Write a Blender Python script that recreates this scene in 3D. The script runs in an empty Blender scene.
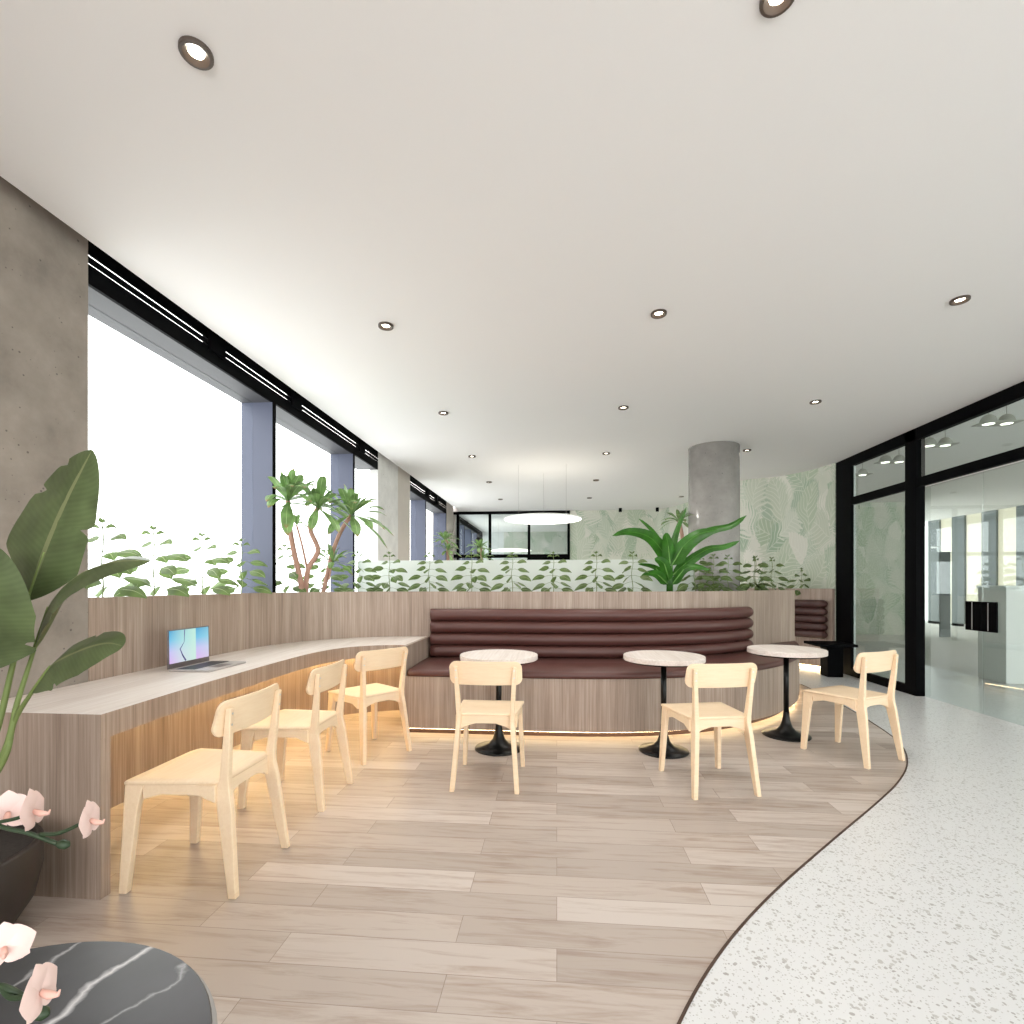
import bpy, bmesh, math, random
from mathutils import Vector, Matrix
random.seed(7)
R = math.radians
SC = bpy.context.scene
COL = SC.collection

# ------------------------------------------------------------------ camera frame used to measure the room
TH = R(5.0); FPX = 512.0; YH = 584.5; HC = 1.25
_s, _c = math.sin(TH), math.cos(TH)
def P(x, y, d):
    """room point seen at (x, y) when d metres in front of the lens"""
    u = (x - 512) / FPX
    return Vector((d * (u * _c - _s), d * (u * _s + _c), HC - (y - YH) * d / FPX))

# ------------------------------------------------------------------ helpers
def lin(r, g, b):
    f = lambda v: (v / 255 / 12.92) if v / 255 <= .04045 else ((v / 255 + .055) / 1.055) ** 2.4
    return (f(r), f(g), f(b), 1)

def empty(name, loc=(0, 0, 0), rz=0, parent=None):
    o = bpy.data.objects.new(name, None); COL.objects.link(o)
    o.empty_display_size = .1
    o.location = loc; o.rotation_euler = (0, 0, rz)
    if parent: o.parent = parent
    return o
def tag(o, label=None, cat=None, group=None, kind=None):
    if label: o['label'] = label
    if cat: o['category'] = cat
    if group: o['group'] = group
    if kind: o['kind'] = kind
    return o
def thing(name, label, cat, loc=(0, 0, 0), rz=0, group=None):
    return tag(empty(name, loc, rz), label, cat, group)
def struct(name, bm=None, mat=None, origin=(0, 0, 0), **k):
    o = empty(name, origin) if bm is None else mk(name, bm, mat, origin=origin, **k)
    o['kind'] = 'structure'
    return o
def mk(name, bm, mat, parent=None, origin=(0, 0, 0), smooth=False, bevel=0, seg=2, subsurf=0, recalc=True):
    """link a bmesh (in room coordinates) as one object whose origin lies at `origin`"""
    if parent is not None:
        origin = parent.get('_o', None) or parent.location
    if any(abs(v) > 1e-9 for v in origin):
        bmesh.ops.translate(bm, verts=bm.verts, vec=-Vector(origin))
    if recalc: bmesh.ops.recalc_face_normals(bm, faces=bm.faces)
    me = bpy.data.meshes.new(name); bm.to_mesh(me); bm.free()
    for m in (mat if isinstance(mat, (list, tuple)) else [mat]): me.materials.append(m)
    if smooth:
        for p in me.polygons: p.use_smooth = True
    o = bpy.data.objects.new(name, me); COL.objects.link(o)
    if parent is None: o.location = origin
    else: o.parent = parent
    if bevel:
        b = o.modifiers.new('bevel', 'BEVEL'); b.width = bevel; b.segments = seg; b.limit_method = 'ANGLE'; b.angle_limit = R(40)
        if smooth: b.harden_normals = False
    if subsurf:
        s = o.modifiers.new('sub', 'SUBSURF'); s.levels = s.render_levels = subsurf
    return o
def dup(root, loc, rz, label=None, group=None):
    def cp(o, par):
        n = o.copy(); COL.objects.link(n)
        if par: n.parent = par
        for ch in [c for c in bpy.data.objects if c.parent == o]: cp(ch, n)
        return n
    r = cp(root, None); r.location = loc; r.rotation_euler = (0, 0, rz)
    if label: r['label'] = label
    if group: r['group'] = group
    return r
def box(bm, x0, x1, y0, y1, z0, z1, M=None):
    vs = [bm.verts.new((x, y, z)) for z in (z0, z1) for x, y in ((x0, y0), (x1, y0), (x1, y1), (x0, y1))]
    for f in ((3, 2, 1, 0), (4, 5, 6, 7), (0, 1, 5, 4), (1, 2, 6, 5), (2, 3, 7, 6), (3, 0, 4, 7)):
        bm.faces.new([vs[i] for i in f])
    if M: bmesh.ops.transform(bm, matrix=M, verts=vs)
    return vs
def B(*a, **k):
    bm = bmesh.new(); box(bm, *a, **k); return bm
def loft(bm, secs, cap=True):
    """sections = lists of equal-length closed loops"""
    rows = [[bm.verts.new(p) for p in s] for s in secs]
    n = len(rows[0])
    for a, b in zip(rows, rows[1:]):
        for i in range(n):
            bm.faces.new((a[i], a[(i + 1) % n], b[(i + 1) % n], b[i]))
    if cap:
        bm.faces.new(rows[0][::-1]); bm.faces.new(rows[-1])
    return rows
def rectsec(x0, x1, y0, y1, z):
    return [(x0, y0, z), (x1, y0, z), (x1, y1, z), (x0, y1, z)]
def cat(pts, per=8, closed=False):
    pts = [Vector(p) for p in pts]; out = []
    n = len(pts)
    for i in range(n - 1):
        p0 = pts[max(i - 1, 0)]; p1 = pts[i]; p2 = pts[i + 1]; p3 = pts[min(i + 2, n - 1)]
        for k in range(per):
            t = k / per
            out.append(.5 * ((2 * p1) + (p2 - p0) * t + (2 * p0 - 5 * p1 + 4 * p2 - p3) * t * t + (3 * p1 - p0 - 3 * p2 + p3) * t ** 3))
    out.append(pts[-1]); return out
def resample(pts, n):
    L = [0]
    for a, b in zip(pts, pts[1:]): L.append(L[-1] + (b - a).length)
    out = []
    j = 0
    for i in range(n):
        t = L[-1] * i / (n - 1)
        while j < len(L) - 2 and L[j + 1] < t: j += 1
        f = (t - L[j]) / max(1e-9, L[j + 1] - L[j])
        out.append(pts[j].lerp(pts[j + 1], min(1, max(0, f))))
    return out
def offset2(pts, d):
    """offset a 2D path to its left by d"""
    out = []
    for i, p in enumerate(pts):
        a = pts[max(i - 1, 0)]; b = pts[min(i + 1, len(pts) - 1)]
        t = (b - a).normalized(); out.append(Vector((p.x - t.y * d, p.y + t.x * d)))
    return out
def wallpath(bm, pts, z0, z1, th):
    """upright slab along a path; UV = metres along the path, metres of height"""
    uv = bm.loops.layers.uv.verify()
    q = offset2(pts, th); L = [0]
    for a, b in zip(pts, pts[1:]): L.append(L[-1] + (b - a).length)
    secs = []
    for p, o in zip(pts, q):
        secs.append([(p.x, p.y, z0), (p.x, p.y, z1), (o.x, o.y, z1), (o.x, o.y, z0)])
    rows = loft(bm, secs)
    lv = {}
    for r, l in zip(rows, L):
        for v in r: lv[v] = l
    for f in bm.faces:
        for lp in f.loops:
            if lp.vert in lv: lp[uv].uv = (lv[lp.vert], lp.vert.co.z)
    return bm
def tube(bm, pts, rad, n=10, cap=True):
    pts = [Vector(p) for p in pts]
    rad = rad if isinstance(rad, (list, tuple)) else [rad] * len(pts)
    up = Vector((0, 0, 1)); secs = []
    t0 = (pts[1] - pts[0]).normalized()
    if abs(t0.dot(up)) > .95: up = Vector((1, 0, 0))
    nx = t0.cross(up).normalized()
    for i, p in enumerate(pts):
        t = (pts[min(i + 1, len(pts) - 1)] - pts[max(i - 1, 0)]).normalized()
        nx = (nx - t * nx.dot(t)).normalized(); ny = t.cross(nx)
        secs.append([p + (nx * math.cos(2 * math.pi * k / n) + ny * math.sin(2 * math.pi * k / n)) * rad[i] for k in range(n)])
    loft(bm, secs, cap)
def lathe(bm, prof, n=32, loc=(0, 0, 0), capb=False, capt=False):
    secs = [[(loc[0] + r * math.cos(2 * math.pi * k / n), loc[1] + r * math.sin(2 * math.pi * k / n), loc[2] + z) for k in range(n)] for r, z in prof]
    rows = [[bm.verts.new(p) for p in s] for s in secs]
    for a, b in zip(rows, rows[1:]):
        for i in range(n): bm.faces.new((a[i], a[(i + 1) % n], b[(i + 1) % n], b[i]))
    if capb: bm.faces.new(rows[0][::-1])
    if capt: bm.faces.new(rows[-1])
def leaf(bm, mid, side, width, fold=.25, shape='ovate', n=10, mi=0, wave=0, asym=1, splits=()):
    """a lamina along the midrib `mid`; side = across direction (Vector or function of t)"""
    uv = bm.loops.layers.uv.verify()
    m = resample(cat(mid, 6), n + 1); rows = []
    for i, p in enumerate(m):
        t = i / n
        tg = (m[min(i + 1, n)] - m[max(i - 1, 0)]).normalized()
        s = side(t) if callable(side) else Vector(side)
        s = (s - tg * s.dot(tg)).normalized(); nr = s.cross(tg).normalized()
        if shape == 'ovate': w = math.sin(math.pi * min(1, t ** .75)) ** .8
        elif shape == 'spat': w = .16 + .84 * math.sin(math.pi * min(1, t ** 1.7)) ** .9 if t < .93 else .55 * (1 - t) / .07
        elif shape == 'bow': w = min(1, t / .24) ** .7 * min(1, (1 - t) / .42) ** .62   # broad paddle
        else: w = min(1, (t / .13)) ** .6 * (max(0, 1 - t) ** .42)   # paddle
        if t == 0 : w = .06
        if t == 1 : w = .03
        w *= width
        row = []
        for k, f in enumerate((-1, -.55, 0, .55, 1)):
            z = abs(f) * fold * w + wave * w * math.sin(9 * t + (2 if f > 0 else 0)) * abs(f)
            g = asym if f < 0 else 1
            for t0, sd_, dp in splits:
                if sd_ * f > 0 and abs(t - t0) < .03: g *= 1 - dp * (1 - abs(t - t0) / .03)
            row.append((bm.verts.new(p + s * f * g * w + nr * z * g), k / 4, t))
        rows.append(row)
    for a, b in zip(rows, rows[1:]):
        for k in range(4):
            q = (a[k], a[k + 1], b[k + 1], b[k])
            fc = bm.faces.new([x[0] for x in q]); fc.material_index = mi; fc.smooth = True
            for lp, x in zip(fc.loops, q): lp[uv].uv = (x[1], x[2])

# ------------------------------------------------------------------ materials
def new_mat(name):
    m = bpy.data.materials.new(name); m.use_nodes = True
    nt = m.node_tree; b = nt.nodes['Principled BSDF']
    return m, nt, b
def N(nt, typ, **k):
    n = nt.nodes.new(typ)
    for a, v in k.items():
        if a in n.inputs.keys() and not hasattr(n, a): n.inputs[a].default_value = v
        else: setattr(n, a, v)
    return n
def plain(name, rgb, rough=.5, metal=0, spec=.5, noise=0, scale=30):
    m, nt, b = new_mat(name)
    b.inputs['Roughness'].default_value = rough; b.inputs['Metallic'].default_value = metal
    b.inputs['Specular IOR Level'].default_value = spec
    c = lin(*rgb)
    if noise:
        tc = N(nt, 'ShaderNodeTexCoord'); nz = N(nt, 'ShaderNodeTexNoise'); nz.inputs['Scale'].default_value = scale; nz.inputs['Detail'].default_value = 4
        mx = N(nt, 'ShaderNodeMixRGB'); mx.inputs[1].default_value = [v * (1 - noise) for v in c[:3]] + [1]; mx.inputs[2].default_value = [min(1, v * (1 + noise)) for v in c[:3]] + [1]
        nt.links.new(tc.outputs['Object'], nz.inputs['Vector']); nt.links.new(nz.outputs['Fac'], mx.inputs[0]); nt.links.new(mx.outputs[0], b.inputs['Base Color'])
    else: b.inputs['Base Color'].default_value = c
    return m
def emit(name, rgb, strength):
    m = bpy.data.materials.new(name); m.use_nodes = True; nt = m.node_tree
    nt.nodes.remove(nt.nodes['Principled BSDF'])
    e = N(nt, 'ShaderNodeEmission'); e.inputs[0].default_value = lin(*rgb); e.inputs[1].default_value = strength
    nt.links.new(e.outputs[0], nt.nodes['Material Output'].inputs[0]); return m
def ramp(nt, stops):
    r = N(nt, 'ShaderNodeValToRGB'); e = r.color_ramp.elements
    while len(e) < len(stops): e.new(.5)
    for el, (p, c) in zip(e, stops): el.position = p; el.color = c
    return r
def wood(name, dark, mid, light, scale=(60, 60, 1.6), rough=.5, big=.6, bump=.05):
    """straight-grained veneer; grain runs along the axis with the small scale"""
    m, nt, b = new_mat(name); L = nt.links.new
    tc = N(nt, 'ShaderNodeTexCoord'); mp = N(nt, 'ShaderNodeMapping'); mp.inputs['Scale'].default_value = scale
    L(tc.outputs['Object'], mp.inputs['Vector'])
    n1 = N(nt, 'ShaderNodeTexNoise'); n1.inputs['Scale'].default_value = 1; n1.inputs['Detail'].default_value = 8; n1.inputs['Roughness'].default_value = .65
    L(mp.outputs[0], n1.inputs['Vector'])
    m2 = N(nt, 'ShaderNodeMapping'); m2.inputs['Scale'].default_value = [v * .12 for v in scale]; L(tc.outputs['Object'], m2.inputs['Vector'])
    n2 = N(nt, 'ShaderNodeTexNoise'); n2.inputs['Scale'].default_value = 1; n2.inputs['Detail'].default_value = 3; L(m2.outputs[0], n2.inputs['Vector'])
    ad = N(nt, 'ShaderNodeMixRGB'); ad.inputs[0].default_value = big * .6; L(n1.outputs['Fac'], ad.inputs[1]); L(n2.outputs['Fac'], ad.inputs[2])
    r = ramp(nt, [(.32, lin(*dark)), (.5, lin(*mid)), (.68, lin(*light))]); L(ad.outputs[0], r.inputs[0])
    L(r.outputs[0], b.inputs['Base Color']); b.inputs['Roughness'].default_value = rough
    bp = N(nt, 'ShaderNodeBump'); bp.inputs['Strength'].default_value = bump; bp.inputs['Distance'].default_value = .002; L(n1.outputs['Fac'], bp.inputs['Height']); L(bp.outputs[0], b.inputs['Normal'])
    return m
def concrete(name, rgb, rough=.75, spec=.3, con=1):
    m, nt, b = new_mat(name); L = nt.links.new; c = lin(*rgb)
    tc = N(nt, 'ShaderNodeTexCoord')
    n1 = N(nt, 'ShaderNodeTexNoise'); n1.inputs['Scale'].default_value = 4.5; n1.inputs['Detail'].default_value = 10; n1.inputs['Roughness'].default_value = .62
    L(tc.outputs['Object'], n1.inputs['Vector'])
    k = lambda f: [v * f for v in c[:3]] + [1]
    r = ramp(nt, [(.3, k(1 - .4 * con)), (.45, k(1 - .1 * con)), (.55, k(1 + .05 * con)), (.72, k(1 + .35 * con))]); L(n1.outputs['Fac'], r.inputs[0])
    n2 = N(nt, 'ShaderNodeTexVoronoi'); n2.inputs['Scale'].default_value = 26; L(tc.outputs['Object'], n2.inputs['Vector'])
    n3 = N(nt, 'ShaderNodeTexNoise'); n3.inputs['Scale'].default_value = 14; L(tc.outputs['Object'], n3.inputs['Vector'])
    sub = N(nt, 'ShaderNodeMath', operation='MULTIPLY_ADD'); L(n3.outputs['Fac'], sub.inputs[0]); sub.inputs[1].default_value = .35; L(n2.outputs['Distance'], sub.inputs[2])
    pit = ramp(nt, [(.235, (.35, .35, .35, 1)), (.265, (1, 1, 1, 1))]); L(sub.outputs[0], pit.inputs[0])
    mx = N(nt, 'ShaderNodeMixRGB', blend_type='MULTIPLY'); mx.inputs[0].default_value = .8; L(r.outputs[0], mx.inputs[1]); L(pit.outputs[0], mx.inputs[2])
    L(mx.outputs[0], b.inputs['Base Color']); b.inputs['Roughness'].default_value = rough; b.inputs['Specular IOR Level'].default_value = spec
    return m
def planks(name):
    m, nt, b = new_mat(name); L = nt.links.new
    tc = N(nt, 'ShaderNodeTexCoord')
    br = N(nt, 'ShaderNodeTexBrick'); br.offset = .37; br.offset_frequency = 2; br.squash = 1
    br.inputs['Scale'].default_value = 1; br.inputs['Brick Width'].default_value = .95; br.inputs['Row Height'].default_value = .147
    br.inputs['Mortar Size'].default_value = .0012; br.inputs['Mortar Smooth'].default_value = .1
    br.inputs['Color1'].default_value = (0, 0, 0, 1); br.inputs['Color2'].default_value = (1, 1, 1, 1); br.inputs['Mortar'].default_value = (.3, .3, .3, 1)
    L(tc.outputs['Object'], br.inputs['Vector'])
    # each board takes its own stretch of grain
    sh = N(nt, 'ShaderNodeVectorMath', operation='MULTIPLY_ADD'); L(br.outputs['Color'], sh.inputs[0]); sh.inputs[1].default_value = (7.3, 3.1, 5); L(tc.outputs['Object'], sh.inputs[2])
    mp = N(nt, 'ShaderNodeMapping'); mp.inputs['Scale'].default_value = (2.2, 26, 1); L(sh.outputs[0], mp.inputs['Vector'])
    nz = N(nt, 'ShaderNodeTexNoise'); nz.inputs['Scale'].default_value = 1; nz.inputs['Detail'].default_value = 8; nz.inputs['Roughness'].default_value = .66; nz.inputs['Distortion'].default_value = .6
    L(mp.outputs[0], nz.inputs['Vector'])
    r1 = ramp(nt, [(0, lin(172, 159, 150)), (.5, lin(186, 173, 164)), (1, lin(199, 188, 181))]); L(br.outputs['Color'], r1.inputs[0])
    r2 = ramp(nt, [(.3, lin(216, 203, 194)), (.52, (1, 1, 1, 1)), (.7, (1.0, 1.0, 1.0, 1))]); L(nz.outputs['Fac'], r2.inputs[0])
    mx = N(nt, 'ShaderNodeMixRGB', blend_type='MULTIPLY'); mx.inputs[0].default_value = .9; L(r1.outputs[0], mx.inputs[1]); L(r2.outputs[0], mx.inputs[2])
    mo = N(nt, 'ShaderNodeMixRGB', blend_type='MULTIPLY'); mo.inputs[2].default_value = (.62, .58, .55, 1); L(br.outputs['Fac'], mo.inputs[0]); L(mx.outputs[0], mo.inputs[1])
    L(mo.outputs[0], b.inputs['Base Color']); b.inputs['Roughness'].default_value = .42; b.inputs['Specular IOR Level'].default_value = .4
    return m
def terrazzo(name):
    m, nt, b = new_mat(name); L = nt.links.new
    tc = N(nt, 'ShaderNodeTexCoord'); last = None
    base = N(nt, 'ShaderNodeRGB'); base.outputs[0].default_value = lin(215, 215, 216); last = base.outputs[0]
    for sc, th, seed in ((38, .3, 0), (62, .34, 3.7), (120, .36, 9.1)):
        mp = N(nt, 'ShaderNodeMapping'); mp.inputs['Location'].default_value = (seed, seed * .7, 0); L(tc.outputs['Object'], mp.inputs['Vector'])
        nz = N(nt, 'ShaderNodeTexNoise'); nz.inputs['Scale'].default_value = sc * .8; L(mp.outputs[0], nz.inputs['Vector'])
        dv = N(nt, 'ShaderNodeVectorMath', operation='MULTIPLY_ADD'); L(nz.outputs['Color'], dv.inputs[0]); dv.inputs[1].default_value = (.6 / sc,) * 3; L(mp.outputs[0], dv.inputs[2])
        vo = N(nt, 'ShaderNodeTexVoronoi'); vo.inputs['Scale'].default_value = sc; L(dv.outputs[0], vo.inputs['Vector'])
        bw = N(nt, 'ShaderNodeSeparateColor'); L(vo.outputs['Color'], bw.inputs[0])
        # chips only in part of the cells
        sz = N(nt, 'ShaderNodeMath', operation='MULTIPLY'); L(bw.outputs[0], sz.inputs[0]); sz.inputs[1].default_value = th * 1.25
        lt = N(nt, 'ShaderNodeMath', operation='LESS_THAN'); L(vo.outputs['Distance'], lt.inputs[0]); L(sz.outputs[0], lt.inputs[1])
        pr = N(nt, 'ShaderNodeMath', operation='GREATER_THAN'); L(bw.outputs[1], pr.inputs[0]); pr.inputs[1].default_value = .36
        ml = N(nt, 'ShaderNodeMath', operation='MULTIPLY'); L(lt.outputs[0], ml.inputs[0]); L(pr.outputs[0], ml.inputs[1])
        cr = ramp(nt, [(0, lin(158, 155, 152)), (.4, lin(190, 188, 186)), (.75, lin(174, 171, 168)), (1, lin(198, 196, 194))]); L(bw.outputs[2], cr.inputs[0])
        mx = N(nt, 'ShaderNodeMixRGB'); L(ml.outputs[0], mx.inputs[0]); L(last, mx.inputs[1]); L(cr.outputs[0], mx.inputs[2]); last = mx.outputs[0]
    L(last, b.inputs['Base Color']); b.inputs['Roughness'].default_value = .3; b.inputs['Specular IOR Level'].default_value = .45
    return m
def wallpaper(name):
    """pale green jungle-leaf print: turned cells, each a feathered frond or a palm"""
    m, nt, b = new_mat(name); L = nt.links.new
    uv0 = N(nt, 'ShaderNodeUVMap'); last = None
    wn = N(nt, 'ShaderNodeTexNoise'); wn.inputs['Scale'].default_value = 2.6; wn.inputs['Detail'].default_value = 1; L(uv0.outputs[0], wn.inputs['Vector'])
    uv = N(nt, 'ShaderNodeVectorMath', operation='MULTIPLY_ADD'); L(wn.outputs['Color'], uv.inputs[0]); uv.inputs[1].default_value = (.22, .22, 0); L(uv0.outputs[0], uv.inputs[2])
    nz0 = N(nt, 'ShaderNodeTexNoise'); nz0.inputs['Scale'].default_value = 1.3; L(uv.outputs[0], nz0.inputs['Vector'])
    r0 = ramp(nt, [(.35, lin(216, 214, 204)), (.65, lin(204, 208, 193))]); L(nz0.outputs['Fac'], r0.inputs[0]); last = r0.outputs[0]
    for sc, seed, cols in ((1.75, 0, ((166, 182, 156), (220, 218, 208))), (2.0, 5.3, ((156, 176, 152), (206, 209, 196))), (2.2, 11.7, ((226, 223, 214), (166, 184, 160))), (1.8, 17.1, ((176, 190, 166), (214, 213, 202)))):
        mp = N(nt, 'ShaderNodeMapping'); mp.inputs['Location'].default_value = (seed, seed * .37, 0); mp.inputs['Scale'].default_value = (1.25, .8, 1); L(uv.outputs[0], mp.inputs['Vector'])
        vo = N(nt, 'ShaderNodeTexVoronoi'); vo.voronoi_dimensions = '2D'; vo.inputs['Scale'].default_value = sc; L(mp.outputs[0], vo.inputs['Vector'])
        scl = N(nt, 'ShaderNodeVectorMath', operation='SCALE'); scl.inputs['Scale'].default_value = sc; L(mp.outputs[0], scl.inputs[0])
        ps = N(nt, 'ShaderNodeVectorMath', operation='SCALE'); ps.inputs['Scale'].default_value = sc; L(vo.outputs['Position'], ps.inputs[0])
        sb = N(nt, 'ShaderNodeVectorMath', operation='SUBTRACT'); L(scl.outputs[0], sb.inputs[0]); L(ps.outputs[0], sb.inputs[1])
        sp = N(nt, 'ShaderNodeSeparateColor'); L(vo.outputs['Color'], sp.inputs[0])
        an = N(nt, 'ShaderNodeMath', operation='MULTIPLY_ADD'); L(sp.outputs[0], an.inputs[0]); an.inputs[1].default_value = 2.4; an.inputs[2].default_value = -1.2
        ro = N(nt, 'ShaderNodeVectorRotate', rotation_type='Z_AXIS'); L(sb.outputs[0], ro.inputs['Vector']); L(an.outputs[0], ro.inputs['Angle'])
        xy = N(nt, 'ShaderNodeSeparateXYZ'); L(ro.outputs[0], xy.inputs[0])
        ax = N(nt, 'ShaderNodeMath', operation='ABSOLUTE'); L(xy.outputs['X'], ax.inputs[0])
        # leaf outline: |x| < w * (1 - (y/h)^2)
        y2 = N(nt, 'ShaderNodeMath', operation='POWER'); L(xy.outputs['Y'], y2.inputs[0]); y2.inputs[1].default_value = 2
        w = N(nt, 'ShaderNodeMath', operation='MULTIPLY_ADD'); L(y2.outputs[0], w.inputs[0]); w.inputs[1].default_value = -.95; w.inputs[2].default_value = .38
        # feathering: slanted leaflets cut in from the rim
        sl = N(nt, 'ShaderNodeMath', operation='MULTIPLY_ADD'); L(ax.outputs[0], sl.inputs[0]); sl.inputs[1].default_value = -1.1; L(xy.outputs['Y'], sl.inputs[2])
        fq = N(nt, 'ShaderNodeMath', operation='MULTIPLY'); L(sl.outputs[0], fq.inputs[0]); fq.inputs[1].default_value = 42
        sn = N(nt, 'ShaderNodeMath', operation='SINE'); L(fq.outputs[0], sn.inputs[0])
        cut = N(nt, 'ShaderNodeMath', operation='MULTIPLY'); L(sn.outputs[0], cut.inputs[0]); L(sp.outputs[1], cut.inputs[1])
        ct2 = N(nt, 'ShaderNodeMath', operation='MULTIPLY_ADD'); L(cut.outputs[0], ct2.inputs[0]); ct2.inputs[1].default_value = .17; L(w.outputs[0], ct2.inputs[2])
        ins = N(nt, 'ShaderNodeMath', operation='LESS_THAN'); L(ax.outputs[0], ins.inputs[0]); L(ct2.outputs[0], ins.inputs[1])
        vein = N(nt, 'ShaderNodeMath', operation='GREATER_THAN'); L(sn.outputs[0], vein.inputs[0]); vein.inputs[1].default_value = .72
        rib = N(nt, 'ShaderNodeMath', operation='LESS_THAN'); L(ax.outputs[0], rib.inputs[0]); rib.inputs[1].default_value = .012
        vr = N(nt, 'ShaderNodeMath', operation='MAXIMUM'); L(vein.outputs[0], vr.inputs[0]); L(rib.outputs[0], vr.inputs[1])
        cm = N(nt, 'ShaderNodeMixRGB'); L(sp.outputs[2], cm.inputs[0]); cm.inputs[1].default_value = lin(*cols[0]); cm.inputs[2].default_value = lin(*cols[1])
        vc = N(nt, 'ShaderNodeMixRGB'); vm = N(nt, 'ShaderNodeMath', operation='MULTIPLY'); L(vr.outputs[0], vm.inputs[0]); vm.inputs[1].default_value = .5
        L(vm.outputs[0], vc.inputs[0]); L(cm.outputs[0], vc.inputs[1]); vc.inputs[2].default_value = lin(220, 221, 210)
        mx = N(nt, 'ShaderNodeMixRGB'); L(ins.outputs[0], mx.inputs[0]); L(last, mx.inputs[1]); L(vc.outputs[0], mx.inputs[2]); last = mx.outputs[0]
    L(last, b.inputs['Base Color']); b.inputs['Roughness'].default_value = .7
    return m
def leafmat(name, rgb, rib, under=None, rough=.4, trans=.25, stripes=0, tip=None):
    m, nt, b = new_mat(name); L = nt.links.new
    uv = N(nt, 'ShaderNodeUVMap'); sx = N(nt, 'ShaderNodeSeparateXYZ'); L(uv.outputs[0], sx.inputs[0])
    d = N(nt, 'ShaderNodeMath', operation='SUBTRACT'); L(sx.outputs[0], d.inputs[0]); d.inputs[1].default_value = .5
    a = N(nt, 'ShaderNodeMath', operation='ABSOLUTE'); L(d.outputs[0], a.inputs[0])
    lt = N(nt, 'ShaderNodeMath', operation='LESS_THAN'); L(a.outputs[0], lt.inputs[0]); lt.inputs[1].default_value = .025
    tc = N(nt, 'ShaderNodeTexCoord'); nz = N(nt, 'ShaderNodeTexNoise'); nz.inputs['Scale'].default_value = 9; L(tc.outputs['Object'], nz.inputs['Vector'])
    c = lin(*rgb); k = lambda f: [v * f for v in c[:3]] + [1]
    r = ramp(nt, [(.3, k(.7)), (.7, k(1.3))]); L(nz.outputs['Fac'], r.inputs[0]); last = r.outputs[0]
    if stripes:
        st = N(nt, 'ShaderNodeMath', operation='MULTIPLY_ADD'); L(a.outputs[0], st.inputs[0]); st.inputs[1].default_value = -.25; L(sx.outputs[1], st.inputs[2])
        f = N(nt, 'ShaderNodeMath', operation='MULTIPLY'); L(st.outputs[0], f.inputs[0]); f.inputs[1].default_value = stripes
        s = N(nt, 'ShaderNodeMath', operation='SINE'); L(f.outputs[0], s.inputs[0])
        sm = N(nt, 'ShaderNodeMath', operation='MULTIPLY_ADD'); L(s.outputs[0], sm.inputs[0]); sm.inputs[1].default_value = .1; sm.inputs[2].default_value = .12
        mm = N(nt, 'ShaderNodeMixRGB', blend_type='MULTIPLY'); L(sm.outputs[0], mm.inputs[0]); L(last, mm.inputs[1]); mm.inputs[2].default_value = (.45, .5, .35, 1); last = mm.outputs[0]
    if tip:
        tr = ramp(nt, [(.9, (0, 0, 0, 1)), (1, (1, 1, 1, 1))]); L(sx.outputs[1], tr.inputs[0])
        tm = N(nt, 'ShaderNodeMixRGB'); L(tr.outputs[0], tm.inputs[0]); L(last, tm.inputs[1]); tm.inputs[2].default_value = lin(*tip); last = tm.outputs[0]
    mx = N(nt, 'ShaderNodeMixRGB'); L(lt.outputs[0], mx.inputs[0]); L(last, mx.inputs[1]); mx.inputs[2].default_value = lin(*rib)
    L(mx.outputs[0], b.inputs['Base Color']); b.inputs['Roughness'].default_value = rough
    tl = N(nt, 'ShaderNodeBsdfTranslucent'); L(mx.outputs[0], tl.inputs[0])
    ms = N(nt, 'ShaderNodeMixShader'); ms.inputs[0].default_value = trans
    L(b.outputs[0], ms.inputs[1]); L(tl.outputs[0], ms.inputs[2]); L(ms.outputs[0], nt.nodes['Material Output'].inputs[0])
    return m
def glass(name, tint, refl=1.0, ior=1.45):
    m = bpy.data.materials.new(name); m.use_nodes = True; nt = m.node_tree; L = nt.links.new
    nt.nodes.remove(nt.nodes['Principled BSDF'])
    t = N(nt, 'ShaderNodeBsdfTransparent'); t.inputs[0].default_value = (*tint, 1)
    g = N(nt, 'ShaderNodeBsdfGlossy'); g.inputs['Roughness'].default_value = .01
    f = N(nt, 'ShaderNodeFresnel'); f.inputs[0].default_value = ior
    mu = N(nt, 'ShaderNodeMath', operation='MULTIPLY'); mu.use_clamp = True; L(f.outputs[0], mu.inputs[0])
    ge = N(nt, 'ShaderNodeNewGeometry'); bk = N(nt, 'ShaderNodeMath', operation='MULTIPLY_ADD'); L(ge.outputs['Backfacing'], bk.inputs[0]); bk.inputs[1].default_value = -refl; bk.inputs[2].default_value = refl
    L(bk.outputs[0], mu.inputs[1])
    mx = N(nt, 'ShaderNodeMixShader'); L(mu.outputs[0], mx.inputs[0]); L(t.outputs[0], mx.inputs[1]); L(g.outputs[0], mx.inputs[2])
    L(mx.outputs[0], nt.nodes['Material Output'].inputs[0]); return m
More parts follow.
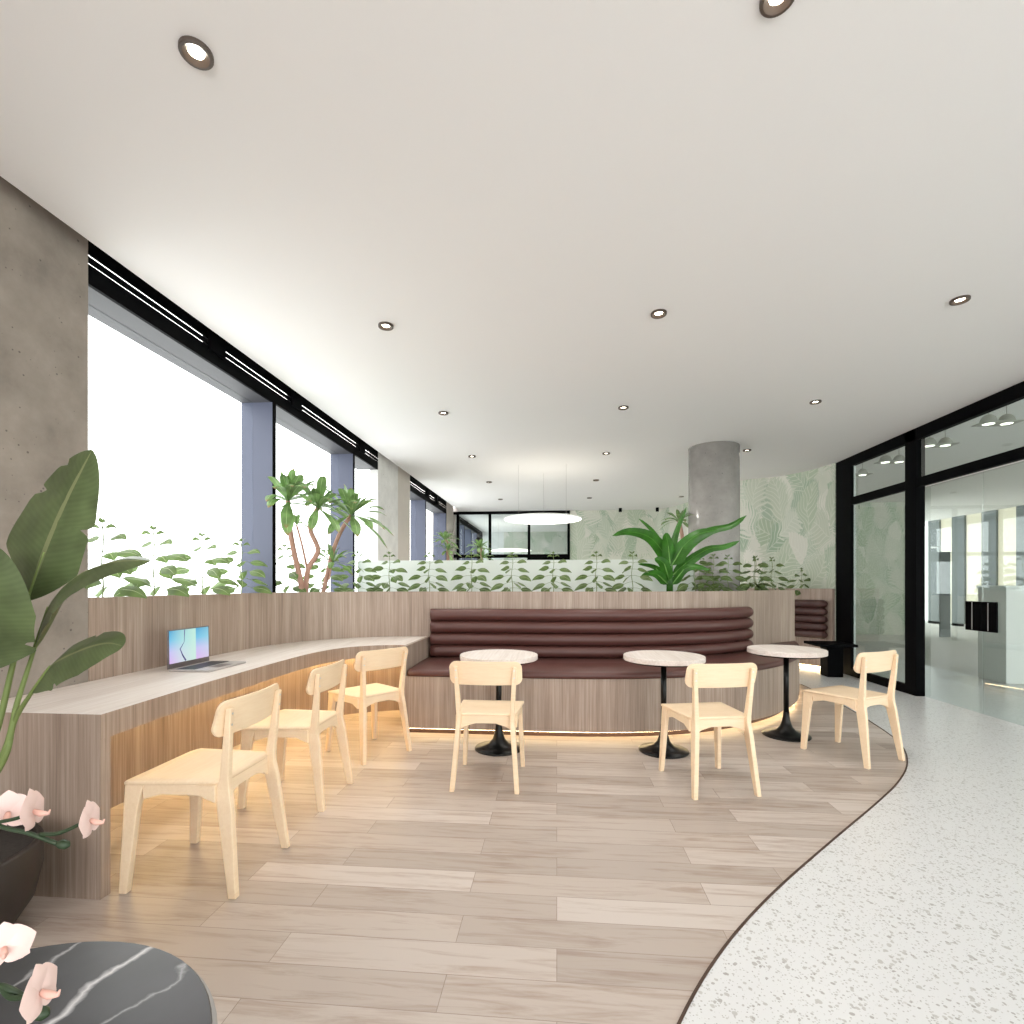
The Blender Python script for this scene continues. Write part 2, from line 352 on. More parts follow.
def marble(name):
    m, nt, b = new_mat(name); L = nt.links.new
    tc = N(nt, 'ShaderNodeTexCoord'); mp = N(nt, 'ShaderNodeMapping'); mp.inputs['Rotation'].default_value = (0, 0, R(13.7)); L(tc.outputs['Object'], mp.inputs['Vector'])
    nz = N(nt, 'ShaderNodeTexNoise'); nz.inputs['Scale'].default_value = 7; nz.inputs['Detail'].default_value = 8; L(mp.outputs[0], nz.inputs['Vector'])
    sx = N(nt, 'ShaderNodeSeparateXYZ'); L(mp.outputs[0], sx.inputs[0])
    last = None
    base = ramp(nt, [(.3, lin(50, 49, 53)), (.7, lin(66, 64, 69))]); L(nz.outputs['Fac'], base.inputs[0]); last = base.outputs[0]
    for off, wd, st in ((-.01, .006, .95), (.11, .0025, .4), (-.16, .003, .5)):
        a = N(nt, 'ShaderNodeMath', operation='MULTIPLY_ADD'); L(nz.outputs['Fac'], a.inputs[0]); a.inputs[1].default_value = .16; a.inputs[2].default_value = off - .08
        d = N(nt, 'ShaderNodeMath', operation='SUBTRACT'); L(sx.outputs[0], d.inputs[0]); L(a.outputs[0], d.inputs[1])
        ab = N(nt, 'ShaderNodeMath', operation='ABSOLUTE'); L(d.outputs[0], ab.inputs[0])
        r = ramp(nt, [(0, (st, st, st, 1)), (wd, (st * .5,) * 3 + (1,)), (wd * 2.6, (0, 0, 0, 1))]); L(ab.outputs[0], r.inputs[0])
        mx = N(nt, 'ShaderNodeMixRGB'); L(r.outputs[0], mx.inputs[0]); L(last, mx.inputs[1]); mx.inputs[2].default_value = lin(205, 203, 205); last = mx.outputs[0]
    L(last, b.inputs['Base Color']); b.inputs['Roughness'].default_value = .35
    return m
def screenmat(name):
    m = bpy.data.materials.new(name); m.use_nodes = True; nt = m.node_tree; L = nt.links.new
    nt.nodes.remove(nt.nodes['Principled BSDF'])
    uv = N(nt, 'ShaderNodeUVMap'); sx = N(nt, 'ShaderNodeSeparateXYZ'); L(uv.outputs[0], sx.inputs[0])
    r = ramp(nt, [(0, lin(214, 180, 230)), (.35, lin(196, 190, 235)), (.7, lin(120, 190, 225)), (1, lin(88, 165, 205))]); L(sx.outputs[1], r.inputs[0])
    h = ramp(nt, [(0, (0, 0, 0, 1)), (.3, (.55, .55, .55, 1)), (.62, (.9, .9, .9, 1)), (.655, (.75, .75, .75, 1)), (.66, (0, 0, 0, 1)), (1, (.3, .3, .3, 1))]); L(sx.outputs[0], h.inputs[0])
    mx = N(nt, 'ShaderNodeMixRGB'); L(h.outputs[0], mx.inputs[0]); L(r.outputs[0], mx.inputs[1]); mx.inputs[2].default_value = lin(196, 232, 214)
    e = N(nt, 'ShaderNodeEmission'); L(mx.outputs[0], e.inputs[0]); e.inputs[1].default_value = .62
    L(e.outputs[0], nt.nodes['Material Output'].inputs[0]); return m
def frosted(name):
    m = bpy.data.materials.new(name); m.use_nodes = True; nt = m.node_tree; L = nt.links.new
    b = nt.nodes['Principled BSDF']; b.inputs['Base Color'].default_value = lin(226, 229, 224); b.inputs['Roughness'].default_value = .35
    tl = N(nt, 'ShaderNodeBsdfTranslucent'); tl.inputs[0].default_value = lin(235, 240, 236)
    tp = N(nt, 'ShaderNodeBsdfTransparent'); tp.inputs[0].default_value = lin(235, 242, 240)
    a = N(nt, 'ShaderNodeMixShader'); a.inputs[0].default_value = .45; L(b.outputs[0], a.inputs[1]); L(tl.outputs[0], a.inputs[2])
    c = N(nt, 'ShaderNodeMixShader'); c.inputs[0].default_value = .1; L(a.outputs[0], c.inputs[1]); L(tp.outputs[0], c.inputs[2])
    L(c.outputs[0], nt.nodes['Material Output'].inputs[0]); return m

def dimmermat(name):  # translucent cream sheet that mutes bright sky
    m = bpy.data.materials.new(name); m.use_nodes = True; nt = m.node_tree; L = nt.links.new
    b = nt.nodes['Principled BSDF']; b.inputs['Base Color'].default_value = lin(226, 222, 210); b.inputs['Roughness'].default_value = .9
    tl = N(nt, 'ShaderNodeBsdfTranslucent'); tl.inputs[0].default_value = lin(240, 236, 224)
    a = N(nt, 'ShaderNodeMixShader'); a.inputs[0].default_value = .42; L(b.outputs[0], a.inputs[1]); L(tl.outputs[0], a.inputs[2]); L(a.outputs[0], nt.nodes['Material Output'].inputs[0]); return m
M = dict(
    ceiling=plain('ceiling_paint', (234, 232, 231), .9, spec=.1),
    white=plain('white_paint', (228, 229, 227), .7),
    black=plain('black_metal', (6, 6, 8), .6, spec=.04),
    blackgloss=plain('black_base', (8, 8, 8), .3, spec=.3),
    blue=plain('blue_grey_metal', (78, 82, 101), .5),
    soffit=plain('frame_soffit', (66, 66, 70), .6),
    conc=concrete('concrete_warm', (146, 136, 127), con=.6),
    conc_col=concrete('concrete_polished', (160, 156, 152), .22, .5, .45),
    conc_light=concrete('concrete_pier', (226, 224, 222), con=.3),
    beige=plain('beige_panel', (206, 197, 189), .7, noise=.06, scale=6),
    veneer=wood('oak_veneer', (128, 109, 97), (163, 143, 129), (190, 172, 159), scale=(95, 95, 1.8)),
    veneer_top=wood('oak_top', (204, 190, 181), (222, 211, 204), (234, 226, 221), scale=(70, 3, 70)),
    chair=wood('birch_ply', (232, 204, 170), (238, 212, 180), (242, 218, 188), scale=(8, 90, 90), bump=.01),
    planks=planks('plank_floor'), terrazzo=terrazzo('terrazzo'),
    leather=plain('brown_leather', (88, 53, 48), .42, noise=.12, scale=120),
    leatherdark=plain('brown_leather_dark', (72, 42, 38), .45, noise=.12, scale=120),
    trimdark=plain('dark_bronze', (66, 44, 32), .5),
    dl=plain('bronze_trim', (78, 66, 58), .45),
    glow=emit('lamp_glow', (255, 244, 224), 14),
    led=emit('led_warm', (255, 224, 156), 42), led2=emit('led_soft', (255, 224, 170), 14),
    pend=emit('pendant_glow', (255, 250, 240), 3.2),
    soil=plain('soil', (52, 46, 43), .95, noise=.6, scale=90),
    paper=wallpaper('leaf_wallpaper'),
    win=glass('window_glass', (.95, .97, .965), .8), door=glass('door_glass', (.83, .885, .865), 2.6),
    inner=glass('inner_glass', (.86, .9, .9), 1.6),
    blind=dimmermat('window_blind'),
    frost=frosted('frosted_glass'), marble=marble('black_marble'),
    steel=plain('grey_steel', (150, 146, 142), .4, metal=.3), pot=plain('dark_pot', (44, 36, 32), .5, noise=.35, scale=14),
    lap=plain('laptop_metal', (120, 112, 112), .35, metal=.5), keys=plain('laptop_keys', (48, 48, 54), .5), screen=screenmat('laptop_screen'), palm=plain('laptop_rest', (186, 180, 178), .4, metal=.3),
    bark=plain('bark_pink', (176, 138, 122), .8, noise=.25, scale=18),
    stem=plain('stem_green', (112, 128, 72), .6), stemdark=plain('stem_dark', (44, 62, 38), .5),
    l_shrub=leafmat('leaf_shrub', (106, 128, 76), (170, 182, 138), trans=.45),
    l_plum=leafmat('leaf_plumeria', (122, 154, 94), (168, 192, 140), trans=.35, tip=(150, 96, 70)),
    l_ban=leafmat('leaf_banana', (62, 118, 40), (88, 142, 58), stripes=150, rough=.35),
    l_strel=leafmat('leaf_strelitzia', (88, 102, 66), (124, 130, 92), stripes=170, rough=.33, trans=.15),
    petal=plain('petal_pink', (232, 202, 195), .6), grey=plain('grey_pier', (126, 132, 133), .7), carpet=plain('pale_floor', (214, 212, 208), .7),
    screw=plain('screw', (214, 214, 214), .3, metal=.8), lampwhite=plain('lamp_white', (160, 160, 150), .5), lens=emit('lens', (255, 250, 235), 3),
)

# ------------------------------------------------------------------ the setting
XW = -2.48                                     # plane of concrete, window front and wood wall on the left
H = 3.0
V2 = lambda *p: [Vector(q) for q in p]
edge = cat([(-.02, -3.5), (-.02, 0), (.06, .7), (.18, 1.15), (.35, 1.49), (.58, 1.82), (.89, 2.17), (1.35, 2.63), (1.8, 3.07), (2.14, 3.42), (2.4, 3.74), (2.6, 4.07), (2.74, 4.42), (2.86, 4.97), (2.95, 5.56), (3.02, 6.2), (3.05, 6.8), (3.0, 7.5)], 6)
bm = bmesh.new()
up = [bm.verts.new((p.x, p.y, 0)) for p in edge]; lo = [bm.verts.new((-3.2, p.y, 0)) for p in edge]
for i in range(len(edge) - 1): bm.faces.new((lo[i], up[i], up[i + 1], lo[i + 1]))
struct('floor', bm, M['planks'])
bm = bmesh.new()
lo = [bm.verts.new((p.x, p.y, 0)) for p in edge]; up = [bm.verts.new((5.7, p.y, 0)) for p in edge]
for i in range(len(edge) - 1): bm.faces.new((lo[i], up[i], up[i + 1], lo[i + 1]))
vs = [bm.verts.new(p) for p in ((-3.2, 7.5, 0), (5.7, 7.5, 0), (5.7, 18.4, 0), (-3.2, 18.4, 0))]; bm.faces.new(vs)
struct('floor_terrazzo', bm, M['terrazzo'])
struct('floor_beyond_door', B(5.7, 13, -3.5, 20, -.02, 0), M['carpet'])
bm = wallpath(bmesh.new(), [p for p in edge if p.y < 6.8], .0, .003, .009)
struct('trim_1', bm, M['trimdark'])
# ceiling: its left rim stops short of the wall
bm = bmesh.new()
pl = [(-2.415, -3.5), (4.17, -3.5), (4.17, 12.3), (-2.30, 12.3)]
loft(bm, [[(x, y, H) for x, y in pl], [(x, y, H + .12) for x, y in pl]])
struct('ceiling', bm, M['ceiling'])
struct('ceiling_mirrored', B(-3.0, 4.17, 12.3, 17.3, H, H + .12), M['ceiling'])  # covers the added room that stands for the far glass reflection
struct('ceiling_beyond_door', B(4.17, 13, -3.5, 20, 3.3, 3.4), M['ceiling'])
struct('ceiling_step', B(4.17, 4.2, -3.5, 12.3, H, 3.3), M['white'])
# left wall: concrete, windows, piers
struct('wall_left', B(-2.8, XW, -3.5, 2.513, 0, 3.2), M['conc'])
struct('wall_left_pier', B(-2.6, XW, 6.94, 7.84, 0, 3.2), M['conc_light'])
struct('wall_left_panel', B(-2.6, XW, 7.84, 8.5, 0, 3.2), M['beige'])
struct('wall_left_far_pier', B(-2.8, XW, 11.38, 12.15, 0, 3.2), M['beige'])
struct('ceiling_leak_cap', B(XW, -2.28, -3.5, 12.3, 3.13, 3.2), M['ceiling'])  # unseen slab added to stop sky light leaking past the ceiling rim
struct('wall_left_sill', B(-2.8, -2.62, 2.513, 12.2, 0, .95), M['conc_light'])
def window(n, y0, y1, mull=True, ext=0):
    w = struct(f'window_{n}'); w.location = (-2.6, (y0 + y1) / 2, .95)
    mk('glass_pane', B(-2.668, -2.66, y0, y1 + ext, .95, 2.85), M['win'], w)
    mk('head_frame', B(-2.77, XW - .022, y0, y1, 2.85, 2.9), M['soffit'], w)
    mk('sill_frame', B(-2.77, -2.62, y0, y1, .95, .985), M['soffit'], w)
    if mull:
        mk('mullion', B(-2.77, XW - .005, y1, y1 + .05, .95, 2.85), M['blue'], w)
        mk('mullion_front', B(XW - .005, XW, y1, y1 + .05, .95, 2.85), M['black'], w)  # thin black layer forming the mullion's front face
for a in ((1, 2.513, 4.29), (2, 4.34, 6.07), (3, 6.12, 6.94, False, 1.5), (4, 8.5, 9.53), (5, 9.58, 11.33)): window(*a)
def beam(n, y0, y1, brackets):
    t = struct(f'trim_{n}'); t.location = (XW, (y0 + y1) / 2, 2.85)
    mk('beam', B(-2.5, XW, y0, y1, 2.85, 2.955), M['black'], t)
    for z0, z1 in ((2.961, 2.997), (3.005, 3.13)):
        mk('louvre_slat', B(-2.485, XW, y0, y1, z0, z1), M['black'], t)
    for y in brackets: mk('bracket', B(-2.52, XW + .012, y, y + .18, 2.93, 3.12), M['black'], t)
beam(2, 2.513, 6.94, (3.45, 4.6, 6.25)); beam(3, 8.5, 11.38, (9.62, 10.4))
# wallpapered walls
wp = cat([(.31, 12.2), (1.2, 12.2), (2.15, 12.2), (2.5, 11.95), (2.79, 11.15), (2.95, 10.2), (2.99, 9.4), (3.07, 8.98), (3.3, 8.77), (3.6, 8.62), (3.85, 8.25), (3.96, 7.9), (3.985, 7.74)], 8)
struct('wall_right', wallpath(bmesh.new(), wp, 0, H, .08), M['paper'], smooth=False)
# far glazed wall
w = struct('window_6'); w.location = (-1.05, 12.2, 0)
for x in (-2.38, -1.6, -.66, .28): mk('mullion', B(x - .03, x + .03, 12.17, 12.25, 0, H - .06), M['black'], w)
for z0, z1 in ((H - .06, H), (1.89, 1.97)): mk('rail', B(-2.48, .31, 12.16, 12.26, z0, z1), M['black'], w)
mk('low_rail', B(-.7, .25, 12.17, 12.25, 1.76, 1.9), M['black'], w)
mk('glass_pane', B(-2.44, .27, 12.205, 12.213, 0, H - .06), M['inner'], w)
# mirrored room added behind the pane in place of its reflection
bm = wallpath(bmesh.new(), V2((-1.76, 17), (1.5, 17), (4.1, 17)), 0, H, .08)
struct('wall_mirrored_back', bm, M['paper'])
struct('wall_mirrored_back_left', B(-2.8, -1.76, 17, 17.08, 0, H), M['white'])
bm = bmesh.new()
struct('wall_mirrored_left', B(-2.8, XW, 12.2, 12.6, 0, H), M['beige'])
for k, (y0, y1) in enumerate(((12.6, 13.6), (13.65, 14.7), (14.75, 15.8), (15.85, 17))): window(7 + k, y0, y1)
beam(4, 12.6, 17, (14.0,))
struct('wall_mirrored_sill', B(-2.8, -2.62, 12.2, 17, 0, .95), M['conc_light'])

# glazed wall with door on the right
w = struct('window_11'); w.location = (4.08, 6.8, 0)
mk('frame_post', B(4.0, 4.035, 7.36, 7.76, 0, H), M['black'], w, bevel=.003)
mk('frame_post', B(4.0, 4.1, 6.1, 6.28, 0, H), M['black'], w, bevel=.003)
mk('head_rail', B(4.0, 4.06, -3.5, 7.36, 2.87, H), M['black'], w)
mk('mid_rail', B(4.005, 4.06, -3.5, 7.36, 2.34, 2.44), M['black'], w)
mk('bottom_rail', B(4.0, 4.05, 6.28, 7.36, 0, .1), M['black'], w)
mk('glass_pane', B(4.03, 4.038, 6.28, 7.36, .1, 2.34), M['door'], w)
mk('glass_pane', B(4.03, 4.038, 6.28, 7.36, 2.44, 2.87), M['door'], w)
mk('glass_pane', B(4.03, 4.038, -3.5, 6.1, 2.44, 2.87), M['door'], w)
dr = struct('door_1'); dr.location = (4.08, 5.3, 0)
mk('glass_leaf', B(4.08, 4.092, 5.305, 6.095, .006, 2.335), M['door'], dr)
mk('glass_leaf', B(4.08, 4.092, 4.3, 5.295, .006, 2.335), M['door'], dr)
mk('glass_leaf', B(4.08, 4.092, -3.5, 4.29, .006, 2.335), M['door'], dr)
for y0, y1 in ((5.312, 5.485), (5.125, 5.298)):
    h = mk('handle', B(4.06, 4.08, y0, y1, .80, 1.085), M['black'], dr, bevel=.003)
    ym = (y0 + y1) / 2
    mk('pull_line', B(4.057, 4.0605, ym - .003, ym + .003, .81, 1.075), M['screw'], h) if False else None
    b2 = B(4.0565, 4.0602, ym - .003, ym + .003, .81, 1.075); bmesh.ops.translate(b2, verts=b2.verts, vec=-dr.location)
    me = bpy.data.meshes.new('inlay'); b2.to_mesh(me); b2.free(); me.materials.append(M['screw'])
    i = bpy.data.objects.new('inlay', me); COL.objects.link(i); i.parent = h
# room beyond the door
struct('wall_beyond_sill', B(12, 12.3, -3.5, 20, 0, .08), M['white'])
for k, y in enumerate((17.25, 16.25, 15.15, 14.05, 12.95, 11.85, 10.75, 9.65, 8.55, 7.45, 6.35, 5.25)):
    struct(f'wall_beyond_pier', B(12, 12.06, y, y + .48, 0, 3.3), M['grey'])
struct('wall_beyond_mirrored', wallpath(bmesh.new(), V2((4.3, 13.5), (6.5, 13.5), (8.9, 13.5)), 0, 3.3, .08), M['paper'])  # papered wall added behind the pane to stand for the wallpaper's reflection
for k, y in enumerate((17.73, 16.73, 15.63, 14.53, 13.43, 12.33, 11.23, 10.13, 9.03, 7.93, 6.83)):
    struct(f'window_blind', B(12.06, 12.065, y - 1.1, y, .08, 3.3), M['blind'])  # cream sheets added to tone down the sky in the bays
struct('wall_beyond_left', B(4.2, 4.3, 7.8, 19, 0, 3.3), M['white'])
tag(mk('partition_panel', B(9.08, 9.3, 13.0, 13.05, 0, 2.03), M['grey'], origin=(9.19, 13.02, 0)), 'narrow grey free-standing panel on the pale floor beyond the glass doors', 'panel')
t = thing('reception_counter', 'plain white waist-high counter behind the glass door handles', 'counter', (6.2, 7.2, 0))
mk('body', B(5.65, 7.4, 6.98, 7.42, 0, 1.2), M['white'], t, bevel=.004); mk('top_slab', B(5.64, 7.41, 6.97, 7.43, 1.2, 1.235), M['white'], t, bevel=.003)

# column in the planter
bm = bmesh.new(); lathe(bm, [(.308, 0), (.308, H)], 64, (2.0, 6.75, 0), True, True)
struct('wall_column', bm, M['conc_col'], smooth=False)
for p in bpy.data.objects['wall_column'].data.polygons: p.use_smooth = len(p.vertices) == 4

# ------------------------------------------------------------------ planter, screen, counter, banquette
WALL = cat([(XW, 2.516), (XW, 3.1), (XW, 3.7), (-2.41, 4.2), (-2.15, 4.64), (-1.75, 4.91), (-1.25, 5.03), (-.6, 5.06), (.1, 5.07), (.75, 5.13), (1.3, 5.31), (1.8, 5.62), (2.2, 6.03), (2.5, 6.36), (2.75, 6.58), (3.0, 6.77)], 8)
t = thing('curved_planter', 'long curved wood-veneer planter wall between counter, brown banquette and windows', 'planter', (0, 5.1, 0))
mk('wood_panel', wallpath(bmesh.new(), WALL, 0, 1.18, .04), M['veneer'], t)
bm = bmesh.new()
inn = offset2(WALL, .042)
mid_i = next(i for i, p in enumerate(WALL) if p.x > -2.0)
back = []
for p in inn:
    if p.y < 4.4 and p.x < -2.3: back.append(Vector((-2.615, p.y)))
    else: back.append(Vector((max(-2.615, min(p.x, 2.95)), 6.15 if p.x < 1.3 else min(7.15, 6.15 + (p.x - 1.3) * 2.2))))
iv = [bm.verts.new((p.x, p.y, 1.1)) for p in inn]; bv = [bm.verts.new((p.x, p.y, 1.1)) for p in back]
for i in range(len(inn) - 1): bm.faces.new((iv[i], iv[i + 1], bv[i + 1], bv[i]))
mk('soil', bm, M['soil'], t, recalc=False)
tag(mk('glass_screen', B(-2.47, 1.62, 6.2, 6.215, 0, 1.547), M['frost'], origin=(0, 6.2, 0)), 'low frosted white glass screen standing behind the planter', 'screen')

FR = cat([(-1.80, 1.88), (-1.84, 2.6), (-1.852, 3.3), (-1.83, 3.72), (-1.74, 4.03), (-1.55, 4.21), (-1.287, 4.275)], 8)
BK = [Vector((XW + .003, 1.88))] + [p for p in offset2(WALL, -.003) if p.x < -1.287] + [Vector((-1.287, 5.02))]
t = thing('window_counter', 'pale wood counter curving along the window wall to the brown banquette', 'counter', (-1.9, 3, 0))
n = 60; f_, b_ = resample(FR, n), resample(BK, n)
bm = bmesh.new(); loft(bm, [[(a.x, a.y, .634), (a.x, a.y, .734), (b.x, b.y, .734), (b.x, b.y, .634)] for a, b in zip(f_, b_)])
mk('counter_top', bm, [M['veneer_top'], M['veneer']], t)
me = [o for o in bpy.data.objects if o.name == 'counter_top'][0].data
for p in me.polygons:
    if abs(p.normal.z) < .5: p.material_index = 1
mk('end_panel', B(XW + .003, -1.802, 1.88, 1.925, 0, .634), M['veneer'], t)
bm = bmesh.new(); q = offset2([p for p in WALL if -2.481 <= p.x < -1.3 and p.y > 2.55], -.03)
tube(bm, [(p.x, p.y, .622) for p in q], .008, 6); mk('led_strip', bm, M['led'], t)

BF = cat([(-1.285, 4.17), (-.6, 4.165), (-.1, 4.165), (.35, 4.18), (.8, 4.245), (1.25, 4.39), (1.69, 4.65), (2.08, 4.99), (2.42, 5.43), (2.63, 5.83), (2.84, 6.3), (2.99, 6.72)], 8)
t = thing('banquette', 'long curved banquette with wood base and brown channelled upholstery behind the tables', 'bench', (.3, 4.6, 0))
bp_ = wallpath(bmesh.new(), BF, .055, .485, .03); mk('wood_base', bp_, M['veneer'], t)
mk('end_panel', B(-1.285, -1.255, 4.18, 5.018, .055, .734), M['veneer'], t)
mk('plinth', wallpath(bmesh.new(), offset2(BF, .07), 0, .055, .02), M['trimdark'], t)
bm = bmesh.new(); tube(bm, [(p.x, p.y, .046) for p in offset2(BF, .045)], .005, 6); mk('led_strip', bm, M['led2'], t)
i1 = max(i for i, p in enumerate(WALL) if p.x <= 2.98); i0 = min(i for i, p in enumerate(WALL) if p.x > -1.24)
WB = offset2([Vector((-1.252, 5.03))] + WALL[i0:i1 + 1], -.012)
n = 70; f_, b_ = resample([p for p in BF if p.x > -1.26], n), resample(WB, n)
bm = bmesh.new(); secs = []
for a, b in zip(f_, b_):
    d = (b - a); L_ = d.length; d.normalize(); r = .018
    g = lambda s, z: (a.x + d.x * s, a.y + d.y * s, z)
    secs.append([g(-.004, .487), g(-.012, .498), g(-.012, .52), g(-.004, .534), g(.014, .541), g(L_ * .5, .546), g(max(.03, L_), .538), g(max(.03, L_), .487)])
loft(bm, secs); mk('seat_cushion', bm, M['leather'], t, smooth=True)
i2 = max(i for i, p in enumerate(WALL) if p.x <= 2.06)
rb = empty('backrest', (0, 0, 0)); rb.parent = t; rb.location = (0, 0, 0); rb['_o'] = list(t.location)
for k in range(4):
    z = .595 + k * .119
    pth = offset2([Vector((-1.245, 5.03))] + WALL[i0:i2 + 1], -.075)
    pp = [(p.x, p.y, z) for p in resample(pth, 64)]
    bm = bmesh.new()
    a0 = Vector(pp[0]); d0 = (a0 - Vector(pp[1])).normalized(); a1 = Vector(pp[-1]); d1 = (a1 - Vector(pp[-2])).normalized()
    pts = [a0 + d0 * e for e in (-.002, -.004, -.006)] + [Vector(x) for x in pp] + [a1 + d1 * e for e in (.03, .045, .052)]
    tube(bm, pts, [.045, .054, .058] + [.0595] * len(pp) + [.054, .04, .02], 16)
    mk('cushion_roll', bm, M['leather'], rb, smooth=True)
del rb['_o']

# second banquette against the wallpaper
W2 = cat([(2.95, 8.62), (3.3, 8.42), (3.6, 8.18), (3.83, 7.9), (3.92, 7.68)], 6)
t = thing('banquette', 'small banquette back with dark brown rolls on wood panel beside the black glazed frame', 'bench', (3.5, 8.2, 0))
mk('wood_panel', wallpath(bmesh.new(), W2, .05, 1.19, .04), M['veneer'], t)
bm = bmesh.new(); tube(bm, [(p.x, p.y, .03) for p in offset2(W2, .03)], .012, 6); mk('led_strip', bm, M['led2'], t)
for k in range(5):
    pth = [p for p in offset2(W2, -.05) if p.y > 7.70]; bm = bmesh.new(); z = .52 + k * .112
    tube(bm, [(p.x, p.y, z) for p in pth], [.03] + [.056] * (len(pth) - 2) + [.03], 12); mk('cushion_roll', bm, M['leatherdark'], t, smooth=True)
t = thing('side_table', 'low black square table beside the black glazed frame', 'table', (3.72, 7.35, 0))
mk('table_top', B(3.48, 3.96, 7.12, 7.58, .42, .455), M['black'], t, bevel=.004); mk('table_base', B(3.64, 3.84, 7.25, 7.45, 0, .42), M['black'], t, bevel=.004)

# ------------------------------------------------------------------ chairs
def make_chair(label):
    t = thing('cafe_chair', label, 'chair', (0, 0, 0), 0, 'birch cafe chairs')
    # seat: rounded trapezoid, slightly dished
    bm = bmesh.new(); out = []
    for cx, cy, r, a0 in ((.172, .205, .04, 0), (-.172, .205, .04, 90), (-.14, -.122, .05, 180), (.14, -.122, .05, 270)):
        for k in range(7):
            a = R(a0 + 15 * k); out.append((cx + r * math.cos(a), cy + r * math.sin(a)))
    dish = lambda x, y, s: .458 - .01 * (1 - (x / .21) ** 2) * s + (-.012 * max(0, (y - .16) / .085) ** 2)
    rings = []
    for s, dz in ((.985, -.016), (1, -.012), (1, -.003), (.985, 0), (.8, 0), (.55, 0), (.25, 0)):
        rings.append([bm.verts.new((x * s, y * s, dish(x * s, y * s, 1 - s * s) + dz)) for x, y in out])
    for a, b in zip(rings, rings[1:]):
        for i in range(len(out)): bm.faces.new((a[i], a[(i + 1) % len(out)], b[(i + 1) % len(out)], b[i]))
    bm.faces.new(rings[-1]); bm.faces.new(rings[0][::-1])
    mk('seat', bm, M['chair'], t, smooth=True)
    # backrest: bent plate with rounded corners
    bm = bmesh.new(); W, Hh = .223, .073; nx, secs = 24, []
    for i in range(nx + 1):
        x = -W * math.cos(math.pi * i / nx); e = W - abs(x); r = .042
        h = Hh if e > r else Hh - r + math.sqrt(max(0, r * r - (r - e) ** 2))
        y = -.199 + .62 * x * x; zc = .709
        ny = Vector((-1.24 * x, 1, 0)).normalized() * .0065
        lean = -.03
        secs.append([(x - ny.x, y - ny.y + lean * -1 * .3, zc - h), (x + ny.x, y + ny.y + .009, zc - h), (x + ny.x, y + ny.y - .012, zc + h), (x - ny.x, y - ny.y - .012, zc + h)])
    loft(bm, secs); mk('backrest', bm, M['chair'], t, smooth=False, bevel=.003)
    for s in (-1, 1):
        X = lambda a, b: (s * a, s * b) if s > 0 else (s * b, s * a)
        bm = bmesh.new()          # front leg with shoulder
        loft(bm, [rectsec(*X(.188, .216), .212, .246, 0), rectsec(*X(.172, .2), .178, .238, .34), rectsec(*X(.17, .198), .165, .236, .40), rectsec(*X(.169, .197), .15, .234, .443)])
        mk('leg', bm, M['chair'], t, bevel=.004)
        bm = bmesh.new()          # rear leg running up into the back post
        loft(bm, [rectsec(*X(.183, .211), -.25, -.217, 0), rectsec(*X(.155, .183), -.212, -.15, .36), rectsec(*X(.15, .178), -.2, -.142, .42), rectsec(*X(.151, .179), -.198, -.158, .46), rectsec(*X(.163, .189), -.211, -.184, .66), rectsec(*X(.168, .192), -.217, -.195, .752)])
        mk('leg', bm, M['chair'], t, bevel=.004)
        bm = bmesh.new()          # side rail
        loft(bm, [[(x, y, z) for x, z in ((s * .17, z0), (s * .192, z0), (s * .192, .442), (s * .17, .442))] for y, z0 in ((.16, .375), (.08, .398), (-.08, .398), (-.15, .37))])
        mk('side_rail', bm, M['chair'], t, bevel=.003)
        for z, y in ((.73, -.2148), (.685, -.2118)):
            bm = bmesh.new(); tube(bm, [(s * .178, y, z), (s * .178, y - .003, z)], .0045, 10); mk('screw', bm, M['screw'], t)
    bm = bmesh.new()
    loft(bm, [[(x, -.17, z0), (x, -.15, z0), (x, -.15, .442), (x, -.17, .442)] for x, z0 in ((-.155, .36), (-.12, .38), (-.06, .397), (.06, .397), (.12, .38), (.155, .36))])
    mk('rear_rail', bm, M['chair'], t, bevel=.003)
    bm = bmesh.new(); loft(bm, [[(x, .19, z0), (x, .21, z0), (x, .21, .44), (x, .19, .44)] for x, z0 in ((-.17, .37), (-.1, .395), (.1, .395), (.17, .37))])
    mk('front_rail', bm, M['chair'], t, bevel=.003)
    return t
CH = [(-1.518, 2.136, 180, 'light birch chair at the window counter, nearest the camera and the bowl planter'),
      (-1.525, 2.918, 180, 'light birch chair at the window counter, middle of the three'),
      (-1.408, 3.742, 144, 'light birch chair at the far end of the counter beside the banquette'),
      (-.434, 3.285, 90, 'light birch chair facing away at the leftmost round table'),
      (.944, 3.33, 102, 'light birch chair facing away at the middle round table'),
      (2.157, 3.972, 119.4, 'light birch chair at the right round table, standing by the terrazzo edge')]
c0 = make_chair(CH[0][3])
for i, (x, y, a, lb) in enumerate(CH):
    if i: dup(c0, (x, y, 0), R(a - 90), lb)
c0.location = (CH[0][0], CH[0][1], 0); c0.rotation_euler = (0, 0, R(CH[0][2] - 90))

